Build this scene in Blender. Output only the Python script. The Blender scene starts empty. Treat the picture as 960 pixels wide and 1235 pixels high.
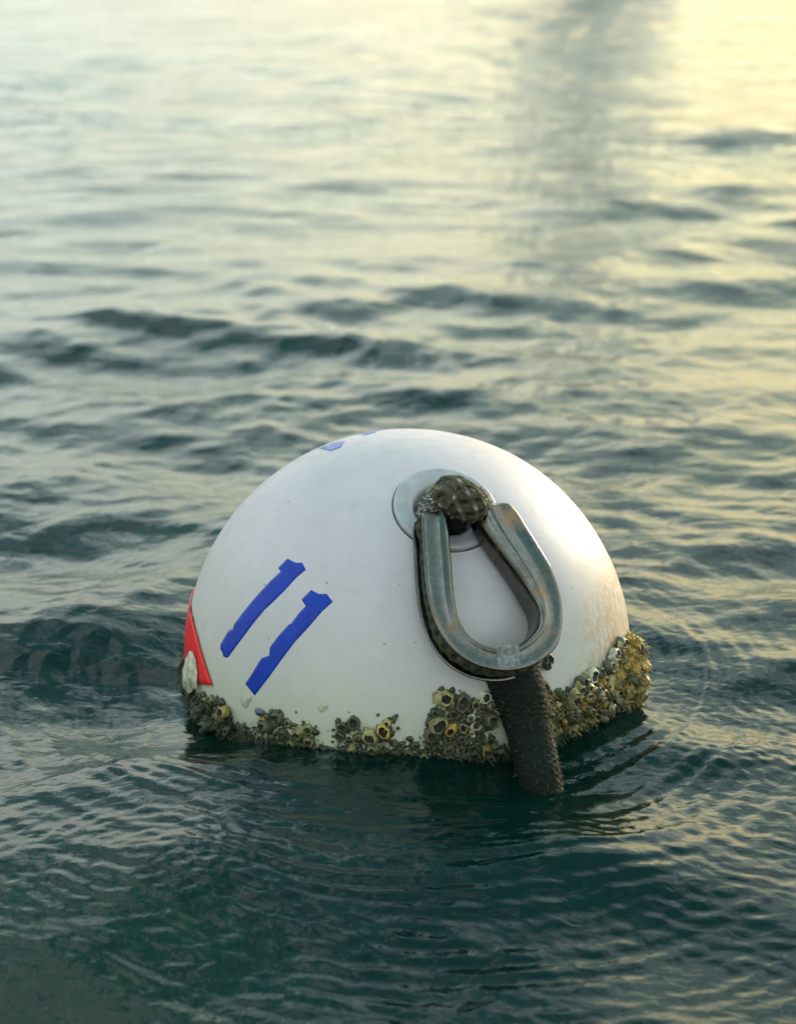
import bpy, bmesh, math, random
import numpy as np
from mathutils import Vector, Matrix, noise
from mathutils.geometry import delaunay_2d_cdt

random.seed(11); rng = np.random.default_rng(7)
scene = bpy.context.scene
col = scene.collection

# ------------------------------------------------------------------ camera
BR = 0.2286                       # buoy radius (18 inch mooring ball)
F = 2000.0; CX, CY = 480.0, 617.5 # focal length in photo pixels (960 x 1235)
BC = Vector((0.0, 0.0, 0.013))   # buoy centre, water surface is z = 0
ELEV = math.radians(24.0)
DIST = F * BR / 264.0
BPX, BPY = 492.0, 782.0
pitch = ELEV - math.atan((BPY - CY) / F)
camloc = Vector((-(BPX - CX) / F * DIST, -DIST * math.cos(ELEV), BC.z + DIST * math.sin(ELEV)))
cd = bpy.data.cameras.new('camera'); cam = bpy.data.objects.new('camera', cd); col.objects.link(cam)
cam.location = camloc; cam.rotation_euler = (math.radians(90) - pitch, 0, 0)
cd.sensor_fit = 'VERTICAL'; cd.sensor_height = 36.0; cd.lens = 36.0 * F / 1235.0
cd.clip_start = 0.05; cd.clip_end = 6000
cd.dof.use_dof = True; cd.dof.focus_distance = DIST - 0.22; cd.dof.aperture_fstop = 5.3
scene.camera = cam

# ------------------------------------------------------------------ sky and sun
SUN_EL, SUN_AZ = math.radians(9.0), math.radians(37.0)      # azimuth to the right of the view (+Y)
w = bpy.data.worlds.new('World'); scene.world = w; w.use_nodes = True
nt = w.node_tree; nt.nodes.clear()
def N(t, kind, **kw):
    n = t.nodes.new(kind)
    for k, v in kw.items():
        if k == 'inp':
            for kk, vv in v.items(): n.inputs[kk].default_value = vv
        else: setattr(n, k, v)
    return n
sky = N(nt, 'ShaderNodeTexSky', sky_type='NISHITA', sun_disc=False, sun_elevation=SUN_EL, sun_rotation=SUN_AZ,
        air_density=1.0, dust_density=1.2, ozone_density=1.6)
tc = N(nt, 'ShaderNodeTexCoord'); sep = N(nt, 'ShaderNodeSeparateXYZ')
nt.links.new(tc.outputs['Generated'], sep.inputs[0])
zz = N(nt, 'ShaderNodeMath', operation='MAXIMUM'); nt.links.new(sep.outputs['Z'], zz.inputs[0]); zz.inputs[1].default_value = 0.0
za = N(nt, 'ShaderNodeMath', operation='ADD'); nt.links.new(zz.outputs[0], za.inputs[0]); za.inputs[1].default_value = 0.16
dv = N(nt, 'ShaderNodeVectorMath', operation='DIVIDE'); nt.links.new(tc.outputs['Generated'], dv.inputs[0])
cmb = N(nt, 'ShaderNodeCombineXYZ')
for i in range(3): nt.links.new(za.outputs[0], cmb.inputs[i])
nt.links.new(cmb.outputs[0], dv.inputs[1])
mp = N(nt, 'ShaderNodeMapping'); mp.inputs['Location'].default_value = (26.0, 14.2, 0); mp.inputs['Scale'].default_value = (1.0, 0.75, 1)
nt.links.new(dv.outputs[0], mp.inputs[0])
cn = N(nt, 'ShaderNodeTexNoise', inp={'Scale': 2.4, 'Detail': 2.5, 'Roughness': 0.55, 'Distortion': 0.4})
nt.links.new(mp.outputs[0], cn.inputs['Vector'])
cr = N(nt, 'ShaderNodeValToRGB'); cr.color_ramp.elements[0].position = 0.42; cr.color_ramp.elements[1].position = 0.66
cr.color_ramp.elements[1].color = (.85, .85, .85, 1)
nt.links.new(cn.outputs[0], cr.inputs[0])
def wm(op, a_, b_=None, c_=None):
    q_ = N(nt, 'ShaderNodeMath', operation=op)
    for i_, v_ in enumerate((a_, b_, c_)):
        if v_ is None: continue
        if isinstance(v_, (int, float)): q_.inputs[i_].default_value = v_
        else: nt.links.new(v_, q_.inputs[i_])
    return q_.outputs[0]
def wv(op, a_, b_):
    q_ = N(nt, 'ShaderNodeVectorMath', operation=op)
    for i_, v_ in enumerate((a_, b_)):
        if isinstance(v_, tuple): q_.inputs[i_].default_value = v_
        else: nt.links.new(v_, q_.inputs[i_])
    return q_.outputs[0]
hz = wm('EXPONENT', wm('MULTIPLY', wm('POWER', wm('DIVIDE', zz.outputs[0], .36), 2.6), -1.0))                 # haze thickens towards the horizon
hazecol = wv('ADD', wv('MULTIPLY', sky.outputs[0], (.09, .055, .0)), (5.3, 5.15, 4.5))
cloudcol = wv('ADD', wv('MULTIPLY', sky.outputs[0], (.6, .6, .6)), (10.5, 10.8, 10.8))
clear = wv('ADD', wv('MULTIPLY', sky.outputs[0], (.34, .50, .45)), (.8, 2.3, 2.3))
sdn = N(nt, 'ShaderNodeVectorMath', operation='DOT_PRODUCT'); nt.links.new(tc.outputs['Generated'], sdn.inputs[0])
sdn.inputs[1].default_value = (math.sin(SUN_AZ), math.cos(SUN_AZ), 0)
side = wm('MULTIPLY_ADD', sdn.outputs['Value'], .42, .95)          # the sunset side of the sky is the brighter one
def sc_(v_):
    q_ = N(nt, 'ShaderNodeVectorMath', operation='SCALE'); nt.links.new(v_, q_.inputs[0]); nt.links.new(side, q_.inputs['Scale']); return q_.outputs[0]
hq = N(nt, 'ShaderNodeVectorMath', operation='SCALE'); nt.links.new(hazecol, hq.inputs[0]); nt.links.new(wm('MULTIPLY_ADD', zz.outputs[0], 3.2, .50), hq.inputs['Scale'])
wf = N(nt, 'ShaderNodeMapRange', interpolation_type='SMOOTHSTEP'); nt.links.new(sdn.outputs['Value'], wf.inputs[0])
wf.inputs[1].default_value = .60; wf.inputs[2].default_value = .98
wmx = N(nt, 'ShaderNodeMix', data_type='RGBA'); nt.links.new(wf.outputs[0], wmx.inputs[0]); wmx.inputs[6].default_value = (1.20, 1.23, 1.26, 1); wmx.inputs[7].default_value = (1.62, 1.38, .90, 1)
hazecol = sc_(wv('MULTIPLY', hq.outputs[0], wmx.outputs[2]));              # sunset colour gathers round the sun cloudcol = sc_(cloudcol); clear = sc_(clear)
m1 = N(nt, 'ShaderNodeMix', data_type='RGBA'); nt.links.new(cr.outputs[0], m1.inputs[0])
nt.links.new(clear, m1.inputs[6]); nt.links.new(cloudcol, m1.inputs[7])
mx = N(nt, 'ShaderNodeMix', data_type='RGBA'); nt.links.new(wm('MULTIPLY', hz, .98), mx.inputs[0])
nt.links.new(m1.outputs[2], mx.inputs[6]); nt.links.new(hazecol, mx.inputs[7])
bg = N(nt, 'ShaderNodeBackground'); bg.inputs[1].default_value = 0.15
nt.links.new(mx.outputs[2], bg.inputs[0])
wo = N(nt, 'ShaderNodeOutputWorld'); nt.links.new(bg.outputs[0], wo.inputs[0])

sd = bpy.data.lights.new('sun', 'SUN'); sd.energy = 2.8; sd.angle = math.radians(1.0); sd.color = (1.0, 0.80, 0.55)
sun = bpy.data.objects.new('sun', sd); col.objects.link(sun)
sdir = Vector((math.sin(SUN_AZ) * math.cos(SUN_EL), math.cos(SUN_AZ) * math.cos(SUN_EL), math.sin(SUN_EL)))
sun.rotation_euler = sdir.to_track_quat('Z', 'Y').to_euler()
scene.view_settings.view_transform = 'Standard'; scene.view_settings.look = 'None'
scene.view_settings.gamma = 1.0; scene.view_settings.exposure = 0.7
scene.cycles.max_bounces = 8; scene.cycles.transmission_bounces = 5
scene.cycles.use_denoising = True; scene.cycles.caustics_refractive = True

# ------------------------------------------------------------------ helpers
CR = Matrix.Rotation(math.radians(90) - pitch, 3, 'X')
RIGHT, UP, BACK = CR.col[0].copy(), CR.col[1].copy(), CR.col[2].copy()
def ray(px, py): return (RIGHT * ((px - CX) / F) + UP * (-(py - CY) / F) - BACK).normalized()
def on_sphere(px, py, r=BR):
    d = ray(px, py); oc = camloc - BC; b = d.dot(oc); disc = b * b - (oc.dot(oc) - r * r)
    t = -b - math.sqrt(disc) if disc > 0 else -b
    p = camloc + d * t
    return BC + (p - BC).normalized() * r
# frame at the buoy: u to the right, v up the picture, n towards the photographer
TOC = (camloc - BC).normalized()
NB = TOC; UB = Vector((0, 0, 1)).cross(NB).normalized(); VB = NB.cross(UB)
def bvec(x, y, z): return UB * x + VB * y + NB * z
def on_plane(px, py, p0, n):
    d = ray(px, py); return camloc + d * ((p0 - camloc).dot(n) / d.dot(n))
def at_depth(px, py, z): return on_plane(px, py, BC + NB * (z * BR), NB)

def mesh_obj(name, verts, faces, mat, parent=None, smooth=True):
    me = bpy.data.meshes.new(name); me.from_pydata([tuple(v) for v in verts], [], faces); me.update()
    if smooth: me.polygons.foreach_set('use_smooth', [True] * len(me.polygons))
    o = bpy.data.objects.new(name, me); col.objects.link(o)
    if mat: me.materials.append(mat)
    if parent: o.parent = parent
    return o
def thing(name, label, cat, loc, group=None):
    o = bpy.data.objects.new(name, None); o.empty_display_size = .05; col.objects.link(o); o.location = loc
    o['label'] = label; o['category'] = cat
    if group: o['group'] = group
    return o
def keep(o, parent):   # parent an object whose mesh is in world coordinates
    o.parent = parent; o.matrix_parent_inverse = Matrix.Translation(-parent.location)

def mat_new(name):
    m = bpy.data.materials.new(name); m.use_nodes = True; t = m.node_tree; t.nodes.clear()
    out = t.nodes.new('ShaderNodeOutputMaterial'); return m, t, out
def ramp(t, src, stops):
    r = t.nodes.new('ShaderNodeValToRGB'); e = r.color_ramp.elements
    while len(e) < len(stops): e.new(0.5)
    for k, (p, c) in enumerate(stops):
        e[k].position = p; e[k].color = (c, c, c, 1) if isinstance(c, (int, float)) else (*c, 1)
    t.links.new(src, r.inputs[0]); return r.outputs[0]
def noise_n(t, vec, scale, detail=4, rough=.55, dist=0.0):
    n = N(t, 'ShaderNodeTexNoise', inp={'Scale': scale, 'Detail': detail, 'Roughness': rough, 'Distortion': dist})
    if vec is not None: t.links.new(vec, n.inputs['Vector'])
    return n.outputs[0]
def mixc(t, fac, a, b, mode='MIX'):
    m = N(t, 'ShaderNodeMix', data_type='RGBA', blend_type=mode)
    for i, s in ((0, fac), (6, a), (7, b)):
        if hasattr(s, 'is_linked') or hasattr(s, 'links'): t.links.new(s, m.inputs[i])
        elif isinstance(s, (int, float)): m.inputs[i].default_value = s
        else: m.inputs[i].default_value = (*s, 1)
    return m.outputs[2]
def math_n(t, op, a, b=None, c=None):
    m = N(t, 'ShaderNodeMath', operation=op)
    for i, s in enumerate((a, b, c)):
        if s is None: continue
        if isinstance(s, (int, float)): m.inputs[i].default_value = s
        else: t.links.new(s, m.inputs[i])
    return m.outputs[0]
def pbsdf(t, out, color, rough, metal=0.0, bump=None, bstr=.3, bdist=.002, **extra):
    p = t.nodes.new('ShaderNodeBsdfPrincipled')
    for k, s in (('Base Color', color), ('Roughness', rough), ('Metallic', metal)):
        if isinstance(s, (int, float)): p.inputs[k].default_value = s
        elif isinstance(s, tuple): p.inputs[k].default_value = (*s, 1)
        else: t.links.new(s, p.inputs[k])
    for k, v in extra.items(): p.inputs[k.replace('_', ' ')].default_value = v
    if bump is not None:
        b = N(t, 'ShaderNodeBump', inp={'Strength': bstr, 'Distance': bdist}); t.links.new(bump, b.inputs['Height'])
        t.links.new(b.outputs[0], p.inputs['Normal'])
    t.links.new(p.outputs[0], out.inputs[0]); return p
def obj_xyz(t):
    tcn = t.nodes.new('ShaderNodeTexCoord'); return tcn.outputs['Object']
def mapped(t, vec, scale, loc=(0, 0, 0), rot=(0, 0, 0)):
    m = N(t, 'ShaderNodeMapping'); m.inputs['Scale'].default_value = scale
    m.inputs['Location'].default_value = loc; m.inputs['Rotation'].default_value = rot
    t.links.new(vec, m.inputs[0]); return m.outputs[0]

# ------------------------------------------------------------------ materials
def m_hull():
    m, t, out = mat_new('white_plastic')
    o = obj_xyz(t)                                  # hull object: origin at the ball centre, world axes
    s = N(t, 'ShaderNodeSeparateXYZ'); t.links.new(o, s.inputs[0]); z = s.outputs['Z']; x = s.outputs['X']
    big = noise_n(t, o, 9, 5, .6); fine = noise_n(t, o, 70, 6, .7); mott = noise_n(t, o, 260, 3, .6)
    base = mixc(t, ramp(t, big, [(.35, 0), (.7, 1)]), (.445, .405, .44), (.39, .36, .375))
    base = mixc(t, ramp(t, fine, [(.50, 0), (.80, .45)]), base, (.34, .31, .26))
    # algae film rising from the water line
    zz_ = math_n(t, 'ADD', z, math_n(t, 'MULTIPLY', math_n(t, 'SUBTRACT', big, .5), .12))
    film = ramp(t, math_n(t, 'MULTIPLY_ADD', zz_, 3.0, .5), [(.36, .85), (.50, .62), (.68, .26), (1.0, 0)])
    base = mixc(t, film, base, (.43, .47, .28))
    # fouled bottom: below the water line
    zf = math_n(t, 'ADD', z, math_n(t, 'MULTIPLY', math_n(t, 'SUBTRACT', fine, .5), .05))
    foul = ramp(t, math_n(t, 'MULTIPLY_ADD', zf, 6.0, .5), [(.39, 1), (.49, 0)])
    base = mixc(t, foul, base, mixc(t, fine, (.02, .035, .015), (.12, .12, .05)))
    # scratched brown stains on the right-hand flank
    st = mapped(t, o, (70, 110, 20), rot=(0, .35, 0)); sn = noise_n(t, st, 3.2, 6, .75, .6)
    ln = noise_n(t, o, 13, 3, .6)
    reg = math_n(t, 'MULTIPLY', ramp(t, math_n(t, 'ADD', x, math_n(t, 'MULTIPLY', math_n(t, 'SUBTRACT', ln, .5), .07)), [(.150, 0), (.195, 1)]),
                 ramp(t, math_n(t, 'MULTIPLY_ADD', z, 3, .5), [(.35, 0), (.55, 1), (.80, 1), (.93, 0)]))
    rust = math_n(t, 'MULTIPLY', reg, ramp(t, sn, [(.42, 0), (.54, .9)]))
    base = mixc(t, rust, base, mixc(t, fine, (.24, .15, .07), (.40, .29, .14)))
    # faint scuffs and specks everywhere
    sc = noise_n(t, mapped(t, o, (30, 30, 120), rot=(.4, .3, 0)), 2.2, 5, .8, 1.0)
    base = mixc(t, ramp(t, sc, [(.62, 0), (.70, .45)]), base, (.45, .41, .34))
    sp = N(t, 'ShaderNodeTexVoronoi', inp={'Scale': 55.0}); t.links.new(o, sp.inputs['Vector'])
    dots = ramp(t, sp.outputs['Distance'], [(.04, .8), (.075, 0)])
    dsel = ramp(t, noise_n(t, o, 21, 2), [(.50, 0), (.54, 1)])
    base = mixc(t, math_n(t, 'MULTIPLY', dots, dsel), base, (.10, .09, .06))
    rg = ramp(t, fine, [(.3, .42), (.8, .60)])
    hgt = math_n(t, 'ADD', math_n(t, 'MULTIPLY', fine, .6), math_n(t, 'MULTIPLY', mott, .25))
    p = pbsdf(t, out, base, rg, bump=hgt, bstr=.22, bdist=.0012)
    p.inputs['Subsurface Weight'].default_value = .10; p.inputs['Subsurface Radius'].default_value = (.012, .010, .008)
    p.inputs['Specular IOR Level'].default_value = .36; p.inputs['Coat Weight'].default_value = 0; p.inputs['Coat Roughness'].default_value = .3
    return m
def m_simple(name, c1, c2, scale, rough, bstr=.3, bdist=.001, lo=.35, hi=.7, **kw):
    m, t, out = mat_new(name); o = obj_xyz(t); n = noise_n(t, o, scale, 6, .65)
    c = mixc(t, ramp(t, n, [(lo, 0), (hi, 1)]), c1, c2)
    p = pbsdf(t, out, c, rough, bump=noise_n(t, o, scale * 3, 4, .6), bstr=bstr, bdist=bdist, **kw)
    if 'vinyl' in name or 'tape' in name: p.inputs['Specular IOR Level'].default_value = .22
    return m
def m_steel():
    m, t, out = mat_new('weathered_steel'); o = obj_xyz(t)
    a = noise_n(t, o, 60, 8, .7, .3); b = noise_n(t, o, 14, 5, .6); f = noise_n(t, o, 240, 5, .75)
    c = mixc(t, ramp(t, f, [(.3, 0), (.75, 1)]), (.095, .09, .075), (.16, .16, .155))
    c = mixc(t, ramp(t, a, [(.46, 0), (.66, .6)]), c, (.065, .06, .042))
    rm = math_n(t, 'MULTIPLY', ramp(t, b, [(.51, 0), (.66, 1)]), ramp(t, a, [(.38, 0), (.58, 1)]))
    c = mixc(t, math_n(t, 'MULTIPLY', rm, .85), c, mixc(t, f, (.16, .075, .03), (.30, .16, .07)))
    r = math_n(t, 'ADD', ramp(t, a, [(.35, .10), (.7, .30)]), math_n(t, 'MULTIPLY', rm, .25))
    met = math_n(t, 'SUBTRACT', .97, math_n(t, 'MULTIPLY', rm, .7))
    pbsdf(t, out, c, r, metal=met, bump=f, bstr=.22, bdist=.0008); return m
def m_barnacle(name, c1, c2, dark):
    m, t, out = mat_new(name); o = obj_xyz(t); info = t.nodes.new('ShaderNodeObjectInfo')
    gp = t.nodes.new('ShaderNodeNewGeometry')
    n = noise_n(t, gp.outputs['Position'], 170, 6, .7)
    c = mixc(t, info.outputs['Random'], c1, c2)
    c = mixc(t, ramp(t, n, [(.38, .85), (.66, 0)]), c, dark)
    pz = N(t, 'ShaderNodeSeparateXYZ'); t.links.new(gp.outputs['Position'], pz.inputs[0])
    slime = ramp(t, math_n(t, 'MULTIPLY_ADD', math_n(t, 'ADD', pz.outputs['Z'], math_n(t, 'MULTIPLY', math_n(t, 'SUBTRACT', n, .5), .02)), 8, .5), [(.52, .9), (.76, 0)])
    c = mixc(t, slime, c, (.020, .030, .010))          # slime on what the water washes
    pbsdf(t, out, c, .48, bump=noise_n(t, gp.outputs['Position'], 700, 4, .7), bstr=.5, bdist=.0012); return m
def m_leaf(name, c1, c2, scale=120, rough=.6):
    m, t, out = mat_new(name); gp = t.nodes.new('ShaderNodeNewGeometry')
    n = noise_n(t, gp.outputs['Position'], scale, 4, .6)
    c = mixc(t, ramp(t, n, [(.38, 0), (.62, 1)]), c1, c2)
    p = pbsdf(t, out, c, rough); p.inputs['Subsurface Weight'].default_value = 0.25
    p.inputs['Subsurface Radius'].default_value = (.004, .004, .002); return m

M_HULL = m_hull(); M_STEEL = m_steel()
M_RING = m_simple('grey_plastic', (.33, .335, .36), (.25, .25, .25), 60, .42)
M_GASKET = m_simple('dirty_gasket', (.03, .03, .025), (.09, .085, .06), 80, .7)
M_BLUE = m_simple('blue_vinyl', (.002, .022, .25), (.004, .042, .34), 40, .38, bstr=.1, lo=.3, hi=.75)
M_RED = m_simple('red_tape', (.74, .012, .014), (.42, .03, .03), 26, .33, bstr=.15)
M_FADED = m_simple('faded_blue_vinyl', (.05, .09, .32), (.16, .19, .40), 60, .42, bstr=.1)
M_WELD = m_simple('weld_metal', (.22, .23, .23), (.52, .53, .54), 190, .42, bstr=.9, bdist=.002, Metallic=0.8) if False else m_simple('weld_metal', (.08, .085, .08), (.26, .27, .26), 230, .5, bstr=.9, bdist=.002)
M_BARN = m_barnacle('barnacle_shell', (.50, .42, .17), (.21, .20, .075), (.04, .045, .02))
M_BARND = m_barnacle('dark_barnacle_shell', (.13, .115, .05), (.06, .07, .03), (.02, .025, .015))
M_BARNY = m_barnacle('golden_growth', (.62, .40, .08), (.42, .28, .06), (.10, .07, .02))  # yellowish growth, brightened in colour for the sunlit right edge
M_THROAT = m_simple('barnacle_throat', (.022, .020, .010), (.05, .045, .02), 300, .7)
M_PALE = m_barnacle('pale_shell', (.62, .60, .46), (.50, .50, .40), (.22, .20, .12))
M_CRUST = m_barnacle('dark_crust', (.035, .040, .015), (.06, .06, .025), (.012, .016, .008))
M_MUSSEL = m_simple('mussel_shell', (.015, .03, .06), (.05, .07, .11), 300, .3)
M_WEED = m_leaf('dark_weed', (.030, .045, .012), (.075, .085, .022))
M_WEEDG = m_leaf('golden_weed', (.26, .18, .03), (.46, .30, .055))
M_WEEDK = m_leaf('wet_weed', (.008, .014, .005), (.028, .038, .011))
M_GREEN = m_leaf('green_weed', (.03, .14, .012), (.12, .26, .02), 30)
def m_rope(name, a, b, c3, rgh=.85, thread=None):
    m, t, out = mat_new(name); o = obj_xyz(t)
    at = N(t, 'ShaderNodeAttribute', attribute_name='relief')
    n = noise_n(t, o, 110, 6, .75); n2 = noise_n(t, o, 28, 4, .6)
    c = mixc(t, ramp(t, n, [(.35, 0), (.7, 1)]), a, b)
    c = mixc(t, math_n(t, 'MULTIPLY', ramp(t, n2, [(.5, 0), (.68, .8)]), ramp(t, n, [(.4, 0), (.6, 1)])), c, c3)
    c = mixc(t, ramp(t, at.outputs['Fac'], [(.25, 1), (.8, 0)]), c, (.008, .009, .006))     # shade painted into the recesses of the braid by its relief
    if thread: c = mixc(t, math_n(t, 'MULTIPLY', ramp(t, at.outputs['Fac'], [(.86, 0), (.97, 1)]), ramp(t, n, [(.42, 0), (.6, .9)])), c, thread)
    p = pbsdf(t, out, c, rgh, bump=noise_n(t, o, 900, 3, .7), bstr=.6, bdist=.001); p.inputs['Specular IOR Level'].default_value = .18; return m
M_ROPE = m_rope('fouled_rope', (.022, .026, .016), (.075, .075, .05), (.10, .11, .04))
M_ROPEK = m_rope('wet_and_shaded_rope', (.003, .0055, .003), (.007, .012, .006), (.014, .022, .006), .8)  # near-black for the wet tail; also paints shade on the centre strand
M_ROPE2 = m_rope('braided_rope', (.035, .036, .026), (.11, .10, .065), (.20, .10, .065), .85, (.34, .33, .26))
M_FIBRE = m_simple('rope_fibre', (.34, .29, .15), (.16, .15, .08), 200, .8)
M_FIBREW = m_simple('pale_rope_fibre', (.50, .52, .50), (.32, .34, .33), 200, .8)

# ------------------------------------------------------------------ water
def graded(lo, hi, step, gneg, gpos, lim_neg, lim_pos):
    mid = np.arange(lo, hi + step, step)
    a, s, neg = lo, step, []
    while a > -lim_neg: s *= gneg; a -= s; neg.append(a)
    a, s, pos = mid[-1], step, []
    while a < lim_pos: s *= gpos; a += s; pos.append(a)
    return np.array(neg[::-1] + list(mid) + pos)
xs = graded(-.50, .50, .0022, 1.032, 1.032, 2500, 2500)
ys = graded(-.75, .40, .0022, 1.06, 1.0165, 2500, 2500)
X, Y = np.meshgrid(xs, ys); SX = np.gradient(xs)[None, :] + 0 * Y; SY = np.gradient(ys)[:, None] + 0 * X
Zw = np.zeros_like(X); DX = np.zeros_like(X); DY = np.zeros_like(X)
r = np.hypot(X, Y)
calm = 1 - .25 * np.exp(-((X + .0) ** 2 + (Y + .45) ** 2) / .30 ** 2) 
def wave_set(n, l0, l1, slope, spread, head, field=1.0, sharp=0.0):
    global Zw, DX, DY
    per = slope / math.sqrt(n / 2)
    for i in range(n):
        lam = l0 * (l1 / l0) ** rng.random(); k = 2 * math.pi / lam
        th = head + rng.normal() * spread; ph = rng.random() * 6.283
        cx_, cy_ = math.sin(th), math.cos(th)
        nyq = np.clip((lam / np.maximum(SX * abs(cx_) + 1e-9, SY * abs(cy_)) - 3.0) / 2.5, 0, 1)
        # slow wander of the phase so that crests are short and irregular
        wob = .9 * np.sin(X * k * .23 * math.cos(th + 1) + Y * k * .19 + ph * 3) + .7 * np.sin(Y * k * .13 - X * k * .31 + ph * 5)
        P = k * (X * cx_ + Y * cy_) + ph + wob
        A = per / k
        Zw += A * np.cos(P) * nyq * field
        if sharp:
            DX -= A * sharp * cx_ * np.sin(P) * nyq * field; DY -= A * sharp * cy_ * np.sin(P) * nyq * field
wave_set(10, .80, 2.2, .045, .5, .15, calm, .8)
grp = .5 + .5 * np.sin(X * 1.9 + 1.7 * np.sin(Y * 1.3 + 2) + .4) * np.sin(Y * 2.3 + 1.9 * np.sin(X * 1.1 + 1))
wave_set(38, .16, .70, .135, .55, -.10, calm * (.45 + 1.0 * grp ** 2), .9)
lee = 1 - .6 * np.exp(-(r / .60) ** 2)
fgc = 1 - .5 * np.exp(-((Y + .52) / .26) ** 2)
wave_set(44, .05, .15, .095, .70, .05, (.25 + .75 * calm) * fgc * lee * (.35 + 1.0 * grp), .8)
patch = .5 + .5 * np.sin(X * 7.1 + 1.3 * np.sin(Y * 5.3 + .6)) * np.sin(Y * 6.2 + 1.1 * np.sin(X * 4.7))
wave_set(40, .028, .06, .085, .9, 0, (.35 + .65 * patch) * fgc * lee, .5)
fg = np.exp(-((Y + .50) / .24) ** 2) * (1 - .6 * patch)
wave_set(26, .013, .024, .085, .35, .08, fg, .3)
wave_set(16, .012, .020, .06, .4, .9, np.exp(-((Y + .2) / .2) ** 2 - ((X - .3) / .2) ** 2), .2)
wave_set(30, .011, .028, .07, 1.3, 0, patch ** 1.3 * lee, 0)
def rings(cx_, cy_, lam, slope, r0, width, ang=None, sp=1.0, ph=0.0):
    global Zw
    d = np.hypot(X - cx_, Y - cy_); k = 2 * math.pi / lam
    nyq = np.clip((lam / np.maximum(SX, SY) - 3.0) / 2.5, 0, 1)
    env = np.exp(-((d - r0) / width) ** 2)
    if ang is not None:
        a = np.arctan2(X - cx_, Y - cy_); da = np.angle(np.exp(1j * (a - ang))); env = env * np.exp(-(da / sp) ** 2)
    Zw += slope / k * np.cos(k * d + ph + .9 * np.sin(X * 19 + 3 * Y + ph) + .9 * np.sin(Y * 17 - 4 * X + ph)) * env * nyq
A = math.radians
rings(0, 0, .019, .20, .31, .075, A(115), .75)
rings(0, 0, .026, .15, .40, .10, A(140), .6, 1.0)
rings(.30, -.12, .017, .13, .09, .05, A(160), .9, .4)
rings(-.02, -.02, .018, .20, .31, .06, A(-125), .5, 2.0)
rings(0, 0, .022, .12, .44, .14, A(180), .55, .8)
rings(.02, -.10, .016, .14, .38, .16, A(178), .6, 1.8)
rings(-.22, -.40, .015, .11, .06, .05, None, 1, .9)
rings(.33, -.28, .024, .09, .08, .06, None, 1, .1)
rings(0, 0, .034, .10, .36, .10, A(180), 2.2, .5)
rings(0, 0, .024, .10, .46, .09, A(118), .55, 1.2)
rings(0, 0, .024, .09, .46, .10, A(-122), .55, .2)
rings(.02, -.05, .020, .085, .52, .14, A(170), .7, 2.2)
# one low swell passing the buoy on the left
q = (Y - .14 + .34 * (X + .45)) / .085
Zw += .022 * np.exp(-q * q) * np.exp(-((X + .62) / .38) ** 2) - .014 * np.exp(-(q - 1.9) ** 2) * np.exp(-((X + .62) / .36) ** 2)
near = np.exp(-(r / .26) ** 4); Zw *= 1 - .40 * near
Xd = X + DX; Yd = Y + DY
ny, nx = X.shape
me = bpy.data.meshes.new('water')
co = np.stack([Xd, Yd, Zw], -1).reshape(-1, 3)
idx = np.arange(ny * nx).reshape(ny, nx)
q4 = np.stack([idx[:-1, :-1], idx[:-1, 1:], idx[1:, 1:], idx[1:, :-1]], -1).reshape(-1, 4)
me.vertices.add(len(co)); me.vertices.foreach_set('co', co.ravel())
me.loops.add(q4.size); me.loops.foreach_set('vertex_index', q4.ravel().astype(np.int32))
me.polygons.add(len(q4)); me.polygons.foreach_set('loop_start', np.arange(0, q4.size, 4, dtype=np.int32))
me.polygons.foreach_set('use_smooth', np.ones(len(q4), bool)); me.update(calc_edges=True)
water = bpy.data.objects.new('water', me); col.objects.link(water); water['kind'] = 'structure'
m, t, out = mat_new('sea_water')
gp = t.nodes.new('ShaderNodeNewGeometry')
pos = gp.outputs['Position']
n1 = noise_n(t, mapped(t, pos, (1, 1.6, 1)), 55, 3, .5, .6)
n2 = noise_n(t, mapped(t, pos, (1, 1.5, 1)), 9, 3, .55, .5)
n3 = noise_n(t, mapped(t, pos, (.55, 1.25, 1)), 6.5, 4, .6, .5)
ln = N(t, 'ShaderNodeVectorMath', operation='LENGTH'); t.links.new(pos, ln.inputs[0])
far = N(t, 'ShaderNodeMapRange'); t.links.new(ln.outputs['Value'], far.inputs[0]); far.inputs[1].default_value = .8; far.inputs[2].default_value = 4.5
far.inputs[3].default_value = .0; far.inputs[4].default_value = .022       # open water is rougher than the lee of the ball
hs = math_n(t, 'ADD', math_n(t, 'ADD', math_n(t, 'MULTIPLY', n1, .0011), math_n(t, 'MULTIPLY', n2, .004)), math_n(t, 'MULTIPLY', n3, far.outputs[0]))
bmp = N(t, 'ShaderNodeBump', inp={'Strength': 1.0, 'Distance': 1.0}); t.links.new(hs, bmp.inputs['Height'])
fr = N(t, 'ShaderNodeFresnel', inp={'IOR': 1.333}); t.links.new(bmp.outputs[0], fr.inputs['Normal'])
gl = N(t, 'ShaderNodeBsdfGlossy', inp={'Roughness': 0.03}); gl.inputs['Color'].default_value = (.95, 1.0, .99, 1); t.links.new(bmp.outputs[0], gl.inputs['Normal'])
rf = N(t, 'ShaderNodeBsdfRefraction', inp={'Roughness': 0.0, 'IOR': 1.333}); rf.inputs['Color'].default_value = (.75, .92, .86, 1)
t.links.new(bmp.outputs[0], rf.inputs['Normal'])
df = N(t, 'ShaderNodeBsdfDiffuse'); df.inputs['Color'].default_value = (.0003, .022, .018, 1)
body = N(t, 'ShaderNodeMixShader'); body.inputs[0].default_value = .42
t.links.new(rf.outputs[0], body.inputs[1]); t.links.new(df.outputs[0], body.inputs[2])
ms = N(t, 'ShaderNodeMixShader'); t.links.new(fr.outputs[0], ms.inputs[0])
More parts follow.
